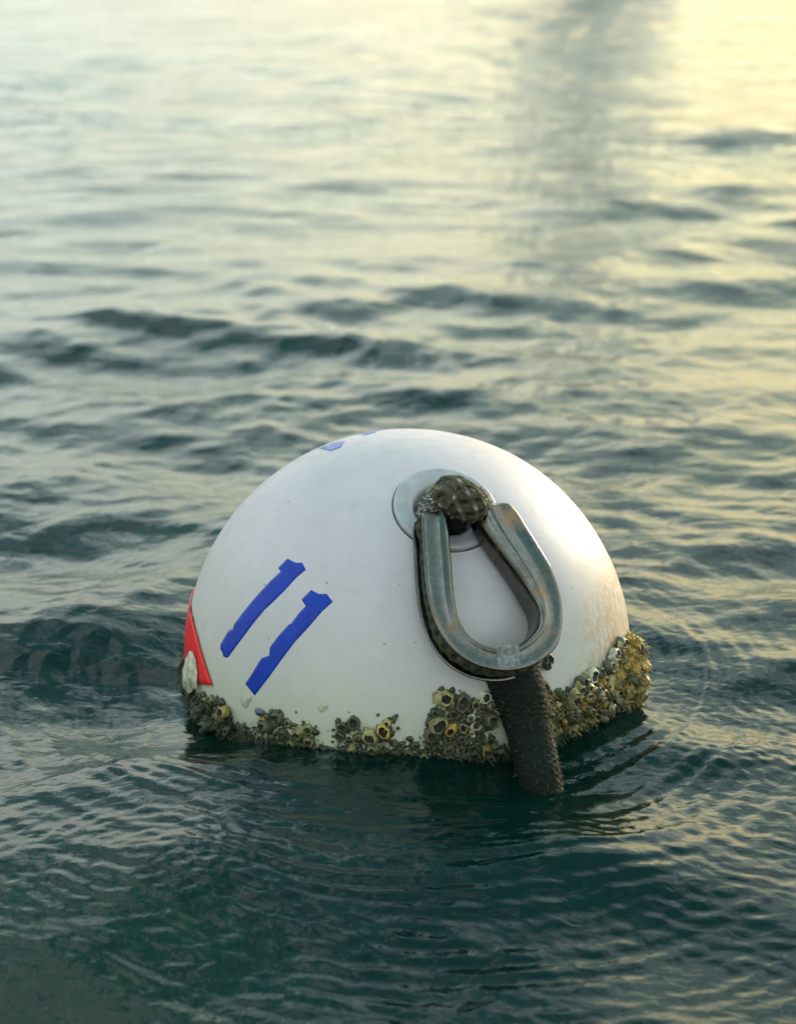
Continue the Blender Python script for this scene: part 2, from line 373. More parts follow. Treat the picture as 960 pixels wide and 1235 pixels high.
t.links.new(body.outputs[0], ms.inputs[1]); t.links.new(gl.outputs[0], ms.inputs[2])
t.links.new(ms.outputs[0], out.inputs['Surface'])
va = N(t, 'ShaderNodeVolumeAbsorption', inp={'Density': 5.0}); va.inputs['Color'].default_value = (.25, .78, .62, 1)
t.links.new(va.outputs[0], out.inputs['Volume'])
me.materials.append(m)

# sea floor, a dark sheet far below
sb = mesh_obj('seabed', [(-2500, -2500, -3.2), (2500, -2500, -3.2), (2500, 2500, -3.2), (-2500, 2500, -3.2)], [(0, 1, 2, 3)], None, None, False)
sb.data.materials.append(m_simple('sea_floor', (.05, .06, .04), (.09, .09, .06), 2, .9)); sb['kind'] = 'structure'

# ------------------------------------------------------------------ buoy
buoy = thing('mooring_buoy', 'white ball mooring buoy marked with a blue 11, floating low with a crust of barnacles', 'buoy', BC)
AX = (on_sphere(538, 611) - BC).normalized()           # axis of the hole
TX = UB - AX * UB.dot(AX); TX.normalize(); TY = AX.cross(TX)
def ax_pt(th, ph, rr): return (AX * math.cos(th) + (TX * math.cos(ph) + TY * math.sin(ph)) * math.sin(th)) * rr
HOLE = .034
def hull_r(nn): return 1 + .0022 * noise.noise(nn * 2.2) + .0006 * noise.noise(nn * 9)
prof = []                                              # (radius from axis, height along axis)
th0 = math.asin(HOLE / BR)
for k in range(8): prof.append((HOLE - .004, BR * math.cos(th0) - .10 + .012 * k))
nT = 130
for k in range(nT + 1):
    th = th0 + (math.pi - th0) * k / nT
    prof.append((BR * math.sin(th), BR * math.cos(th)))
nP = 200; V = []; Fc = []
for (a, h) in prof:
    for j in range(nP):
        ph = 2 * math.pi * j / nP
        p = AX * h + (TX * math.cos(ph) + TY * math.sin(ph)) * a
        nn = p.normalized(); p = p * hull_r(nn)
        V.append(p)
for i in range(len(prof) - 1):
    for j in range(nP):
        a, b = i * nP + j, i * nP + (j + 1) % nP
        Fc.append((a, a + nP, b + nP, b))
hull = mesh_obj('hull', V, Fc, M_HULL, buoy)
# flange ring round the hole
V = []; Fc = []
R0, R1 = HOLE - .0045, .0495
pr = [(R0, -.030), (R0, -.008), (R0 + .0008, -.0035), (R0 + .003, -.001), (R0 + .007, .0010), (R1 - .004, .0040), (R1 - .0014, .0046), (R1 - .0003, .0040), (R1, .0026), (R1 - .0004, -.004)]
nP = 96
for (a, dh) in pr:
    base = math.sqrt(BR * BR - max(a, 0) ** 2)
    for j in range(nP):
        ph = 2 * math.pi * j / nP; V.append(AX * (base + dh) + (TX * math.cos(ph) + TY * math.sin(ph)) * a)
for i in range(len(pr) - 1):
    for j in range(nP):
        a, b = i * nP + j, i * nP + (j + 1) % nP; Fc.append((a, a + nP, b + nP, b))
mesh_obj('flange_ring', V, Fc, M_RING, buoy)
V = []; Fc = []
for (a, dh) in ((R1 - .001, .0004), (R1 + .0007, .0008), (R1 + .0013, .0003), (R1 + .0014, -.002)):
    base = math.sqrt(BR * BR - a * a)
    for j in range(nP):
        ph = 2 * math.pi * j / nP; V.append(AX * (base + dh + .0003 * noise.noise(Vector((j * .4, a, 1)))) + (TX * math.cos(ph) + TY * math.sin(ph)) * a)
for i in range(3):
    for j in range(nP):
        a, b = i * nP + j, i * nP + (j + 1) % nP; Fc.append((a, a + nP, b + nP, b))
mesh_obj('gasket', V, Fc, M_GASKET, buoy)

def sticker(name, poly, mat, lift=.00015, label=None, step=3.0):
    xs_ = [p[0] for p in poly]; ys_ = [p[1] for p in poly]
    def inside(x, y):
        c = False; n = len(poly)
        for i in range(n):
            x1, y1 = poly[i]; x2, y2 = poly[(i + 1) % n]
            if (y1 > y) != (y2 > y) and x < (x2 - x1) * (y - y1) / (y2 - y1) + x1: c = not c
        return c
    dense = []
    for i in range(len(poly)):
        a = Vector(poly[i]); b = Vector(poly[(i + 1) % len(poly)]); n = max(1, int((b - a).length / step))
        for k in range(n):
            p = a.lerp(b, k / n); dense.append(p)
    pts = list(dense); y = min(ys_) + step
    while y < max(ys_):
        x = min(xs_) + step
        while x < max(xs_):
            if inside(x, y) and min((Vector((x, y)) - d).length for d in dense) > step * .6: pts.append(Vector((x, y)))
            x += step
        y += step
    n = len(dense)
    v, e, f, *_ = delaunay_2d_cdt(pts, [], [list(range(n))], 1, 1e-6)
    top = [on_sphere(p.x, p.y, BR) - BC for p in v]; top = [q * (hull_r(q.normalized()) + lift / BR) for q in top]
    bot = [q * .999 for q in top]
    fc = [tuple(reversed(x)) for x in f]; k = len(top)
    edges = {}
    for x in fc:
        for i in range(len(x)):
            a, b = x[i], x[(i + 1) % len(x)]
            edges[(a, b)] = 1
    side = [(b, a, a + k, b + k) for (a, b) in edges if (b, a) not in edges]
    o = mesh_obj(name, top + bot, fc + side, mat, buoy)
    o.data.polygons.foreach_set('use_smooth', [i < len(fc) for i in range(len(o.data.polygons))])
    if label: o['label'] = label
    return o
def z2(L): return [(210 + a / 3.692, 660 + b / 3.692) for a, b in L]
def z5(L): return [(200 + a / 1.6, 490 + b / 1.6) for a, b in L]
sticker('numeral', z2([(505,50),(540,68),(570,68),(587,100),(545,135),(495,190),(440,245),(402,280),(395,290),(365,325),(330,372),(290,425),(240,492),(222,488),(214,462),(207,456),(208,432),(240,378),(252,366),(262,366),(270,342),(310,288),(370,215),(430,150),(475,108),(463,92)]), M_BLUE, label='upper blue vinyl figure 1 with nicked edges')
sticker('numeral', z2([(610,190),(645,208),(680,208),(707,243),(660,285),(600,355),(540,420),(480,500),(430,570),(360,660),(318,608),(350,560),(390,494),(425,482),(428,446),(438,432),(470,390),(510,345),(522,340),(560,290),(587,262),(568,233)]), M_BLUE, label='lower blue vinyl figure 1, its left edge torn')
sticker('numeral', z5([(266,87),(290,75),(303,72),(312,76),(322,70),(347,67),(338,80),(318,87),(306,84),(290,80)]), M_FADED, label='faded blue figure near the left shoulder of the ball', step=2.0)
sticker('numeral', z5([(365,54),(385,47),(418,44.5),(405,51),(385,56)]), M_FADED, label='faded blue figure near the top of the ball', step=1.5)
# red tape wrapping round the left side
edge = [on_sphere(*p) - BC for p in [(230,722),(234,745),(240,768),(248,796),(258,826)]]
V = []; Fc = []; nu, nv = 20, 16
for i in range(nu + 1):
    s = i / nu * (len(edge) - 1); k = min(int(s), len(edge) - 2); e0 = edge[k].lerp(edge[k + 1], s - k)
    for j in range(nv + 1):
        d = Matrix.Rotation(-math.radians(36) * j / nv, 3, 'Z') @ e0.normalized()
        if i == nu: pass
        d = (d - Vector((0, 0, (i / nu) ** 2 * .22 * (j / nv)))).normalized(); V.append(d * (BR + .0014))
for i in range(nu):
    for j in range(nv):
        a = i * (nv + 1) + j; Fc.append((a, a + nv + 1, a + nv + 2, a + 1))
tp = mesh_obj('red_tape', V, Fc, M_RED, buoy); tp['label'] = 'red reflective tape on the left flank'
sm = tp.modifiers.new('thickness', 'SOLIDIFY'); sm.thickness = .001; sm.offset = -1

# ------------------------------------------------------------------ barnacles
def barnacle_mesh(seed, mat):
    rs = random.Random(seed); n = 16; V = []; Fc = []
    hts = .75 + .5 * rs.random(); lean = (rs.uniform(-.25, .25), rs.uniform(-.25, .25)); mouth = rs.uniform(.50, .72)
    a0 = rs.random() * 6.28
    rr = [1 + .10 * math.sin(6 * (2 * math.pi * j / n) + a0) + rs.uniform(-.06, .06) + .10 * math.sin(2 * 6.28 * j / n + a0 * 2) for j in range(n)]
    hh = [hts * (1 + rs.uniform(-.10, .10) + .14 * math.sin(3 * 6.28 * j / n + a0)) for j in range(n)]
    for (f, h, w_) in ((1.05, -.25, 0), (.98, .30, 0), (mouth + .22, .80, .7), (mouth + .09, 1.0, 1), (mouth - .04, .98, 1), (mouth - .14, .55, .5), (mouth * .45, .12, 0)):
        for j in range(n):
            a = 2 * math.pi * j / n; q = f * rr[j]
            hz = h * (hh[j] if w_ else hts)
            V.append((math.cos(a) * q + lean[0] * max(h, 0), math.sin(a) * q * .88 + lean[1] * max(h, 0), hz))
    for i in range(6):
        for j in range(n):
            a, b = i * n + j, i * n + (j + 1) % n; Fc.append((a, b, b + n, a + n))
    c = len(V); V.append((lean[0] * .1, lean[1] * .1, hts * .22))
    for j in range(n): Fc.append((6 * n + j, 6 * n + (j + 1) % n, c))
    me = bpy.data.meshes.new('barnacle'); me.from_pydata(V, [], Fc); me.update(); me.materials.append(mat); me.materials.append(M_THROAT)
    for p in me.polygons: p.use_smooth = True; p.material_index = 1 if p.index >= n * 4 else 0
    return me
BM = {k: [barnacle_mesh(s + 10 * i, mt) for s in range(6)] for i, (k, mt) in enumerate((('n', M_BARN), ('d', M_BARND), ('y', M_BARNY), ('p', M_PALE)))}
nbarn = [0]
def place(me_list, p, nrm, size, name='barnacle', tilt=.35, label=None, sink=0.0, flat=1.0):
    me_ = random.choice(me_list) if isinstance(me_list, list) else me_list
    o = bpy.data.objects.new(name, me_); col.objects.link(o); o.parent = buoy
    nn = (nrm + Vector((random.uniform(-1, 1), random.uniform(-1, 1), random.uniform(-1, 1))) * tilt * .6).normalized()
    q = nn.to_track_quat('Z', 'Y') @ Matrix.Rotation(random.random() * 6.28, 3, 'Z').to_quaternion()
    o.rotation_mode = 'QUATERNION'; o.rotation_quaternion = q
    o.location = p - BC + nrm * (sink); s = size
    o.scale = (s * random.uniform(.9, 1.15), s * random.uniform(.9, 1.15), s * random.uniform(.75, 1.15) * flat)
    if label: o['label'] = label
    return o
PX = DIST / F * .86          # metres per photo pixel on the near face
def barn_px(px, py, rp, k='n', lift=0.0, tilt=.3):
    nbarn[0] += 1
    p = on_sphere(px, py, BR + lift); n = (p - BC).normalized()
    return place(BM[k], p, n, rp * PX, tilt=tilt)
spots = [(322,869,7,'y'),(337,866,10,'d'),(331,872,7,'d'),(343,883,7,'d'),(362,883,10,'n'),(374,893,8,'n'),(353,896,8,'n'),(340,898,7,'n'),
 (372,879,8,'n'),(349,873,6,'n'),(366,900,8,'d'),(378,903,7,'n'),(330,888,5,'n'),(412,876,8,'d'),(427,872,9,'d'),(411,887,7,'d'),(431,890,7,'n'),(425,905,9,'n'),(427,920,7,'n'),
 (436,910,6,'n'),(451,902,8,'n'),(463,881,9,'y'),(467,871,6,'n'),(459,891,5,'d'),(420,897,5,'d'),(444,915,7,'d'),(534,842,13,'n'),(526,861,8,'d'),(547,860,8,'d'),(539,862,6,'n'),
 (557,847,11,'d'),(583,841,8,'p'),(572,849,7,'n'),(567,864,6,'p'),(543,878,10,'y'),(557,878,8,'n'),(520,886,11,'d'),(531,887,7,'d'),(572,876,7,'p'),(555,891,7,'d'),(575,866,6,'n'),
 (511,913,8,'n'),(526,902,8,'d'),(540,902,8,'d'),(554,904,7,'n'),(570,903,8,'d'),(586,903,8,'y'),(596,900,6,'n'),(477,908,7,'d'),(494,911,8,'n'),(466,908,6,'d'),(484,899,5,'n'),
 (539,892,6,'n'),(500,899,7,'d'),(563,889,6,'n'),(580,889,6,'d'),(592,852,6,'n'),(586,858,6,'d'),(396,908,6,'d'),(404,915,7,'d'),(388,912,6,'n'),(350,906,7,'d'),(327,902,7,'d'),(318,906,6,'d')]
for s in spots: barn_px(*s)
def fill(poly, n, rlo, rhi, kinds, lift=.004, avoid=.5):
    xs_ = [p[0] for p in poly]; ys_ = [p[1] for p in poly]; got = []; tries = 0
    while len(got) < n and tries < n * 60:
        tries += 1
        x, y = random.uniform(min(xs_), max(xs_)), random.uniform(min(ys_), max(ys_)); c = False
        for i in range(len(poly)):
            x1, y1 = poly[i]; x2, y2 = poly[(i + 1) % len(poly)]
            if (y1 > y) != (y2 > y) and x < (x2 - x1) * (y - y1) / (y2 - y1) + x1: c = not c
        rp = random.uniform(rlo, rhi)
        if not c or any((x - a) ** 2 + (y - b) ** 2 < (avoid * (rp + r_)) ** 2 for a, b, r_ in got): continue
        got.append((x, y, rp)); barn_px(x, y, rp, random.choice(kinds), random.uniform(0, lift), .8)
crust_c = [(x, y) for (x, y, *_r) in spots]
fill([(221,840),(262,836),(271,855),(277,884),(262,892),(224,884)], 24, 4, 8, 'nnydn', .010)
for c_ in ((322,876,11,'d'),(447,888,10,'n'),(528,874,12,'n'),(590,868,11,'d'),(688,846,12,'n'),(715,836,12,'d'),(240,862,11,'n'),(256,874,12,'d')): barn_px(*c_, .003)
fill([(655,832),(690,838),(705,812),(724,810),(735,788),(752,772),(760,860),(740,890),(655,878)], 62, 4, 9, 'nndyn', .008)
fill([(300,915),(600,915),(600,942),(300,935)], 40, 4, 8, 'ddn')
for (x, y, rp, k) in [(747,775,9,'d'),(739,791,10,'p'),(733,805,9,'d'),(722,812,8,'d'),(714,815,10,'p'),(701,822,9,'d'),(702,834,8,'d'),(662,795,7,'d'),(659,803,6,'d'),(657,829,8,'n')]:
    barn_px(x, y, rp, k, .004)
# the crust goes on round the far side of the ball
for i in range(70):
    az = random.uniform(-.28, math.pi + .28); z = random.uniform(-.075, -.012)
    zc = z + .0; rr_ = math.sqrt(BR * BR - zc * zc)
    p = BC + Vector((math.cos(az) * rr_, math.sin(az) * rr_, zc)); place(BM[random.choice('nnddy')], p, (p - BC).normalized(), random.uniform(.005, .009), tilt=.6); nbarn[0] += 1

# dark crust between the barnacles: small shells and weed lumps grown together
def crust(name, centres, mat, cnt, spread, lo, hi, keep_ok):
    unit = bmesh.new(); bmesh.ops.create_icosphere(unit, subdivisions=2, radius=1); unit.verts.ensure_lookup_table()
    uv = [v.co.copy() for v in unit.verts]; uf = [tuple(v.index for v in f.verts) for f in unit.faces]; unit.free()
    V = []; Fc = []; k = 0; tr = 0
    while k < cnt and tr < cnt * 30:
        tr += 1; c = random.choice(centres); x, y = c[0] + random.gauss(0, spread), c[1] + random.gauss(0, spread)
        if not keep_ok(x, y): continue
        k += 1; p = on_sphere(x, y, BR + random.uniform(-.001, .002)) - BC; s_ = random.uniform(lo, hi) * PX; b0 = len(V); sd_ = Vector((random.random() * 50, 0, 0))
        for u in uv: V.append(p + u * s_ * (1 + .55 * noise.noise(u * 1.7 + sd_) + .3 * noise.noise(u * 4 + sd_)))
        Fc.extend(tuple(b0 + i for i in f) for f in uf)
    o = mesh_obj(name, V, Fc, mat, buoy); o['kind'] = 'stuff'; return o
crust('dark_crust', crust_c, M_CRUST, 620, 6.5, 1.2, 4.5, lambda x, y: y > 858 or x > 505)
crust('dark_crust', [(x, 921) for x in range(296, 620, 6)], M_CRUST, 420, 7, 2, 5, lambda x, y: y > 900)
crust('dark_crust', [(x, 862) for x in range(226, 272, 5)] + [(x, 850) for x in range(660, 770, 5)], M_CRUST, 520, 13, 2, 5.5, lambda x, y: (x < 276 and y > 840) or (x > 655 and y > 832 - max(0, x - 690) * .8))

# lumpy golden-brown growth at the right-hand edge, gold sunlight put into its colour
def lump_mesh(seed, mat):
    bm = bmesh.new(); bmesh.ops.create_icosphere(bm, subdivisions=3, radius=1)
    for v in bm.verts:
        d = v.co.normalized(); v.co = d * (1 + .35 * noise.noise(d * 2.1 + Vector((seed, 0, 0))) + .22 * noise.noise(d * 6 + Vector((0, seed, 0))) + .10 * noise.noise(d * 14))
    me_ = bpy.data.meshes.new('sponge_lump'); bm.to_mesh(me_); bm.free(); me_.materials.append(mat); 
    return me_
LM = [lump_mesh(s, M_BARNY) for s in (1, 5)] ; LD = [lump_mesh(s, M_BARND) for s in (2, 8)]
CREST = [(760,770,8,0),(768,775,8,0),(776,784,8,1),(772,797,9,0),(778,804,8,1),(766,808,9,1),(754,800,8,0),(762,820,9,1),(776,822,9,0),(770,834,9,0),(757,835,10,1),(768,848,9,1),(776,840,6,0),(760,787,7,0),(745,812,8,0),(748,826,8,1),(738,838,9,1),(752,850,10,1),(763,862,9,1),(742,862,10,1),(774,860,7,1)]
for (x, y, rp, dk) in CREST:
    over = max(0, math.hypot(x - 492, y - 784) - 252) * PX
    p = on_sphere(x, y, BR * .992 + over * .85); n = (p - BC).normalized()
    place(LD if dk and random.random() < .5 else LM, p, n, rp * PX, 'sponge_lump', sink=0)
# mussel, oyster and limpet scars
def shell_mesh(name, mat, lx, ly, h, seed, cup=.0):
    V = []; Fc = []; n, mrg = 20, 6
    for i in range(mrg + 1):
        f = i / mrg
        for j in range(n):
            a = 2 * math.pi * j / n; pt = 1 - .35 * max(0, math.cos(a)) ** 2 * 0
            wr = 1 + (.25 if name.startswith('oyster') else .09) * noise.noise(Vector((math.cos(a) * 2, math.sin(a) * 2, seed)))+ .03 * math.sin(7 * a + seed)
            tap = 1 - .35 * math.cos(a)
            zz_ = h * (1 - f ** 2) + .05 * h * math.sin(f * 22) + (cup * f ** 3)
            V.append((math.cos(a) * f * lx * wr, math.sin(a) * f * ly * wr * tap, zz_))
    for i in range(mrg):
        for j in range(n):
            a, b = i * n + j, i * n + (j + 1) % n; Fc.append((a, a + n, b + n, b))
    me_ = bpy.data.meshes.new(name); me_.from_pydata(V, [], Fc); me_.update(); me_.materials.append(mat)
    me_.polygons.foreach_set('use_smooth', [True] * len(Fc)); return me_
def put_shell(name, me_, px, py, ang, lift=.001, label=None, face=0):
    p = on_sphere(px, py, BR + lift); n = ((p - BC).normalized() + NB * face).normalized()
    d = (UB * math.cos(ang) + VB * math.sin(ang)); d = (d - n * d.dot(n)).normalized()
    o = bpy.data.objects.new(name, me_); col.objects.link(o); o.parent = buoy
    o.rotation_mode = 'QUATERNION'; o.rotation_quaternion = Matrix((d, n.cross(d), n)).transposed().to_quaternion()
    o.location = p - BC
    if label: o['label'] = label
    return o
put_shell('mussel', shell_mesh('mussel', M_MUSSEL, .0068, .0038, .0035, 1), 314, 859, .1, label='small dark blue mussel')
put_shell('oyster_shell', shell_mesh('oyster_shell', M_PALE, .021, .0105, .004, 4, .002), 231, 810, 1.4, .006, 'cream oyster shell stuck over the red tape', .7)
put_shell('shell_scar', shell_mesh('shell_scar', M_PALE, .0062, .0058, .0009, 2), 296, 846, .3, .0002)
put_shell('shell_scar', shell_mesh('shell_scar', M_PALE, .0058, .0045, .0007, 3), 390, 853, .3, .0002)
put_shell('shell_scar', shell_mesh('shell_scar', M_PALE, .0035, .003, .0006, 6), 300, 842, .3, .0008)

# weed: thousands of little blades, nobody could count them
def blades(name, roots, mat, lo, hi, wid, sag, parent=None, segs=4):
    V = []; Fc = []
    for (p, n) in roots:
        L = random.uniform(lo, hi); w_ = wid * random.uniform(.6, 1.4)
        side = n.cross(Vector((random.uniform(-1, 1), random.uniform(-1, 1), random.uniform(-1, 1)))).normalized()
        d = (n + side * random.uniform(-.7, .7) + Vector((0, 0, -sag * .3))).normalized(); q = p.copy(); b0 = len(V)
        for k in range(segs + 1):
            ww = w_ * (1 - .8 * k / segs) * (1 + .3 * math.sin(k * 2.1))
            V.append(q - side * ww); V.append(q + side * ww)
            d = (d + Vector((random.uniform(-.35, .35), random.uniform(-.35, .35), random.uniform(-.3, .3) - sag * .35))).normalized()
            q = q + d * (L / segs)
        for k in range(segs): Fc.append((b0 + 2 * k, b0 + 2 * k + 1, b0 + 2 * k + 3, b0 + 2 * k + 2))
    o = mesh_obj(name, V, Fc, mat); o['kind'] = 'stuff'
    if parent: keep(o, parent)
    return o
roots = []
for i in range(5200):
    az = random.uniform(0, 6.283); z = -.045 - abs(random.gauss(0, .045))
    if z < -.2: continue
    rr_ = math.sqrt(BR * BR - z * z) * .995
    p = BC + Vector((math.cos(az) * rr_, math.sin(az) * rr_, z)); roots.append((p, (p - BC).normalized()))
blades('weed_fringe', roots, M_WEED, .012, .04, .0016, 1.0, buoy)
roots = []
for i in range(5200):
    az = random.uniform(0, 6.283); z = random.gauss(-.013, .006) + .008 * noise.noise(Vector((math.cos(az) * 4, math.sin(az) * 4, 0)))
    rr_ = math.sqrt(BR * BR - z * z) * .998
    p = BC + Vector((math.cos(az) * rr_, math.sin(az) * rr_, z)); roots.append((p, (p - BC).normalized()))
blades('waterline_weed', roots, M_WEEDK, .005, .018, .0011, .9, buoy, 4)
roots = []
for (x, y, rp, dk) in CREST:
    over = max(0, math.hypot(x - 492, y - 784) - 252) * PX
    for _ in range(32):
        p = on_sphere(x, y, BR * .992 + over * .85); v = Vector((random.gauss(0, 1), random.gauss(0, 1), random.gauss(0, 1))).normalized()
        roots.append((p + v * rp * PX * .85, v))
for _ in range(700):
    x, y = random.uniform(655, 760), random.uniform(806, 885)
    if y < 836 - max(0, x - 690) * .8: continue
    p = on_sphere(x, y, BR + .003); roots.append((p, (p - BC).normalized()))
blades('golden_weed', roots, M_WEEDG, .003, .008, .0007, .3, buoy, 3)
roots = []
for _ in range(1500):
    x = random.choice((random.uniform(221, 275), random.uniform(310, 385), random.uniform(405, 470), random.uniform(500, 600), random.uniform(300, 600)))
    y = random.gauss(908, 16) if x > 300 else random.gauss(872, 14)
    if x < 300 and y < 842: continue
    if y < 862: continue
    p = on_sphere(x, y, BR + .001); roots.append((p, (p - BC).normalized()))
blades('algae_tufts', roots, M_WEED, .002, .0055, .0007, .6, buoy, 3)

# ------------------------------------------------------------------ thimble
def z1(a, b): return (460 + a / 3.692, 540 + b / 3.692)
PAIRS = [((180,302),(298,274)),((183,370),(303,345)),((187,440),(308,420)),((192,520),(316,500)),((200,605),(322,590)),((215,695),(333,690)),((243,782),(355,780)),((287,858),(395,838)),
 ((345,920),(445,872)),((420,965),(495,890)),((500,988),(545,894)),((580,992),(588,886)),((660,975),(625,865)),((730,935),(660,835)),((782,883),(688,795)),((805,810),(698,750)),((809,715),(690,705)),
 ((793,625),(662,655)),((758,530),(615,580)),((706,440),(560,505)),((650,352),(500,425)),((612,290),(452,355)),((578,252),(420,275))]
def catmull(P, m):
    out_ = []
    for i in range(len(P) - 1):
        p0, p1, p2, p3 = P[max(i - 1, 0)], P[i], P[i + 1], P[min(i + 2, len(P) - 1)]
        for k in range(m):
            s = k / m; out_.append(.5 * ((2 * p1) + (p2 - p0) * s + (2 * p0 - 5 * p1 + 4 * p2 - p3) * s * s + (3 * p1 - p0 - 3 * p2 + p3) * s ** 3))
    out_.append(P[-1].copy()); return out_
TN = bvec(.30, .36, .88).normalized(); TT = .031
P0 = on_sphere(590, 700) + TN * (TT - .002)
thim_c = on_plane(590, 700, P0, TN) - TN * TT / 2
thimble = thing('thimble', 'heavy teardrop steel rope thimble hanging from the rope eye against the white ball', 'thimble', thim_c)
outer = catmull([on_plane(*z1(*a), P0, TN) for a, b in PAIRS], 6)
inner = catmull([on_plane(*z1(*b), P0, TN) for a, b in PAIRS], 6)
n = len(outer); th = .0034; V = []; Fc = []
def section(i):
    o_, i_ = outer[i], inner[i]; e = o_ - i_; L = e.length; e = e / L; f = i / (n - 1)
    lip = .20 + .16 * max(0, (f - .60) / .40)
    r_ = L * lip; pts = []
    pts.append(o_ - TN * .0016 + e * .0002); pts.append(o_ - e * .0012 + TN * .0002)
    pts.append(i_ + e * (L * .74) + TN * .0002); pts.append(i_ + e * (L * min(.62, lip * 1.9)) + TN * .0004); pts.append(i_ + e * (r_ * 1.3) + TN * .0026)
    for k in range(6):                                    # rounded inner lip, front
        a = math.radians(90 * k / 5); pts.append(i_ + e * (r_ * (1 - math.sin(a))) + TN * (.0034 * math.cos(a)) - TN * (r_ * .9 * (1 - math.cos(a))))
    for k in range(6):                                    # rounded inner lip, back
        a = math.radians(90 - 90 * k / 5); pts.append(i_ + e * (r_ * (1 - math.sin(a))) - TN * (TT - r_ * .9 * (1 - math.cos(a))))
    pts.append(i_ + e * (r_ * 1.5) - TN * TT); pts.append(o_ - e * .0012 - TN * TT); pts.append(o_ - TN * (TT - .0016)); pts.append(o_ - e * .0006 - TN * (TT - th))
    gw = min(L * .45, r_ + .004)
    pts.append(i_ + e * (gw + .002) - TN * (TT - th)); pts.append(i_ + e * gw * .8 - TN * (TT - th * 2)); pts.append(i_ + e * gw * .55 - TN * TT * .5)
    pts.append(i_ + e * gw * .8 - TN * th * 2); pts.append(i_ + e * (gw + .002) - TN * th); pts.append(o_ - e * .0006 - TN * th)
    return pts
secs = [section(i) for i in range(n)]
# round off both open ends by shrinking the last few sections towards the inner lip
def endcap(sl, dirn):
    m_ = len(sl[0]); extra = []
    base = sl[0] if dirn < 0 else sl[-1]; nxt = sl[1] if dirn < 0 else sl[-2]
    c = sum(base, Vector()) / m_; c2 = sum(nxt, Vector()) / m_; d = (c - c2).normalized()
    L = .0075
    for k in (1, 2, 3, 4):
        a = math.radians(22 * k); sc = math.cos(a) * .86 + .14
        extra.append([base[0] * 0 + c + (p - c) * sc + d * L * math.sin(a) for p in base])
    return extra
st, en = endcap(secs, -1), endcap(secs, 1)
secs = st[::-1] + secs + en; mS = len(secs[0])
for s in secs: V.extend(p - thim_c for p in s)
for i in range(len(secs) - 1):
    for j in range(mS):
        a, b = i * mS + j, i * mS + (j + 1) % mS; Fc.append((a, b, b + mS, a + mS))
Fc.append(tuple(range(mS - 1, -1, -1))); Fc.append(tuple((len(secs) - 1) * mS + j for j in range(mS)))
body_ = mesh_obj('channel_body', V, Fc, M_STEEL, thimble)
bm = bmesh.new(); bm.from_mesh(body_.data); bmesh.ops.recalc_face_normals(bm, faces=bm.faces); bm.to_mesh(body_.data); bm.free()
sv = body_.modifiers.new('smooth', 'SUBSURF'); sv.levels = sv.render_levels = 2
es = body_.data
# weld bead at the bottom, a rough grey seam across the channel
wl = [z1(*p) for p in [(497,893),(515,885),(540,882),(565,880),(600,880),(612,905),(618,940),(622,972),(600,985),(560,990),(520,985),(512,950),(506,920)]]
pts = [Vector(p) for p in wl]
cc = sum(pts, Vector((0, 0))) / len(pts); V = []; Fc = []; rings_ = 9; nn_ = 40
loop = catmull([p.to_3d() for p in pts + [pts[0]]], 4)[:-1]
for i in range(rings_ + 1):
    f = i / rings_
    for p in loop:
        q = cc.lerp(p.to_2d(), f); w3 = on_plane(q.x, q.y, P0, TN)
        inn = max(0, 1 - max(0, (q.y - 540) * 3.692 - 893) / 55); h = .0036 * inn + .0016 * (1 - f ** 3) + .0011 * noise.noise(w3 * 420) * (1 - f ** 4) + .0008 * noise.noise(w3 * 180) - .0010 * (f == 1)
        V.append(w3 + TN * h - thim_c)
k_ = len(loop)
for i in range(rings_):
    for j in range(k_):
        a, b = i * k_ + j, i * k_ + (j + 1) % k_; Fc.append((a, a + k_, b + k_, b))
wd = mesh_obj('weld', V, Fc, M_WELD, thimble)
wd.data.flip_normals()

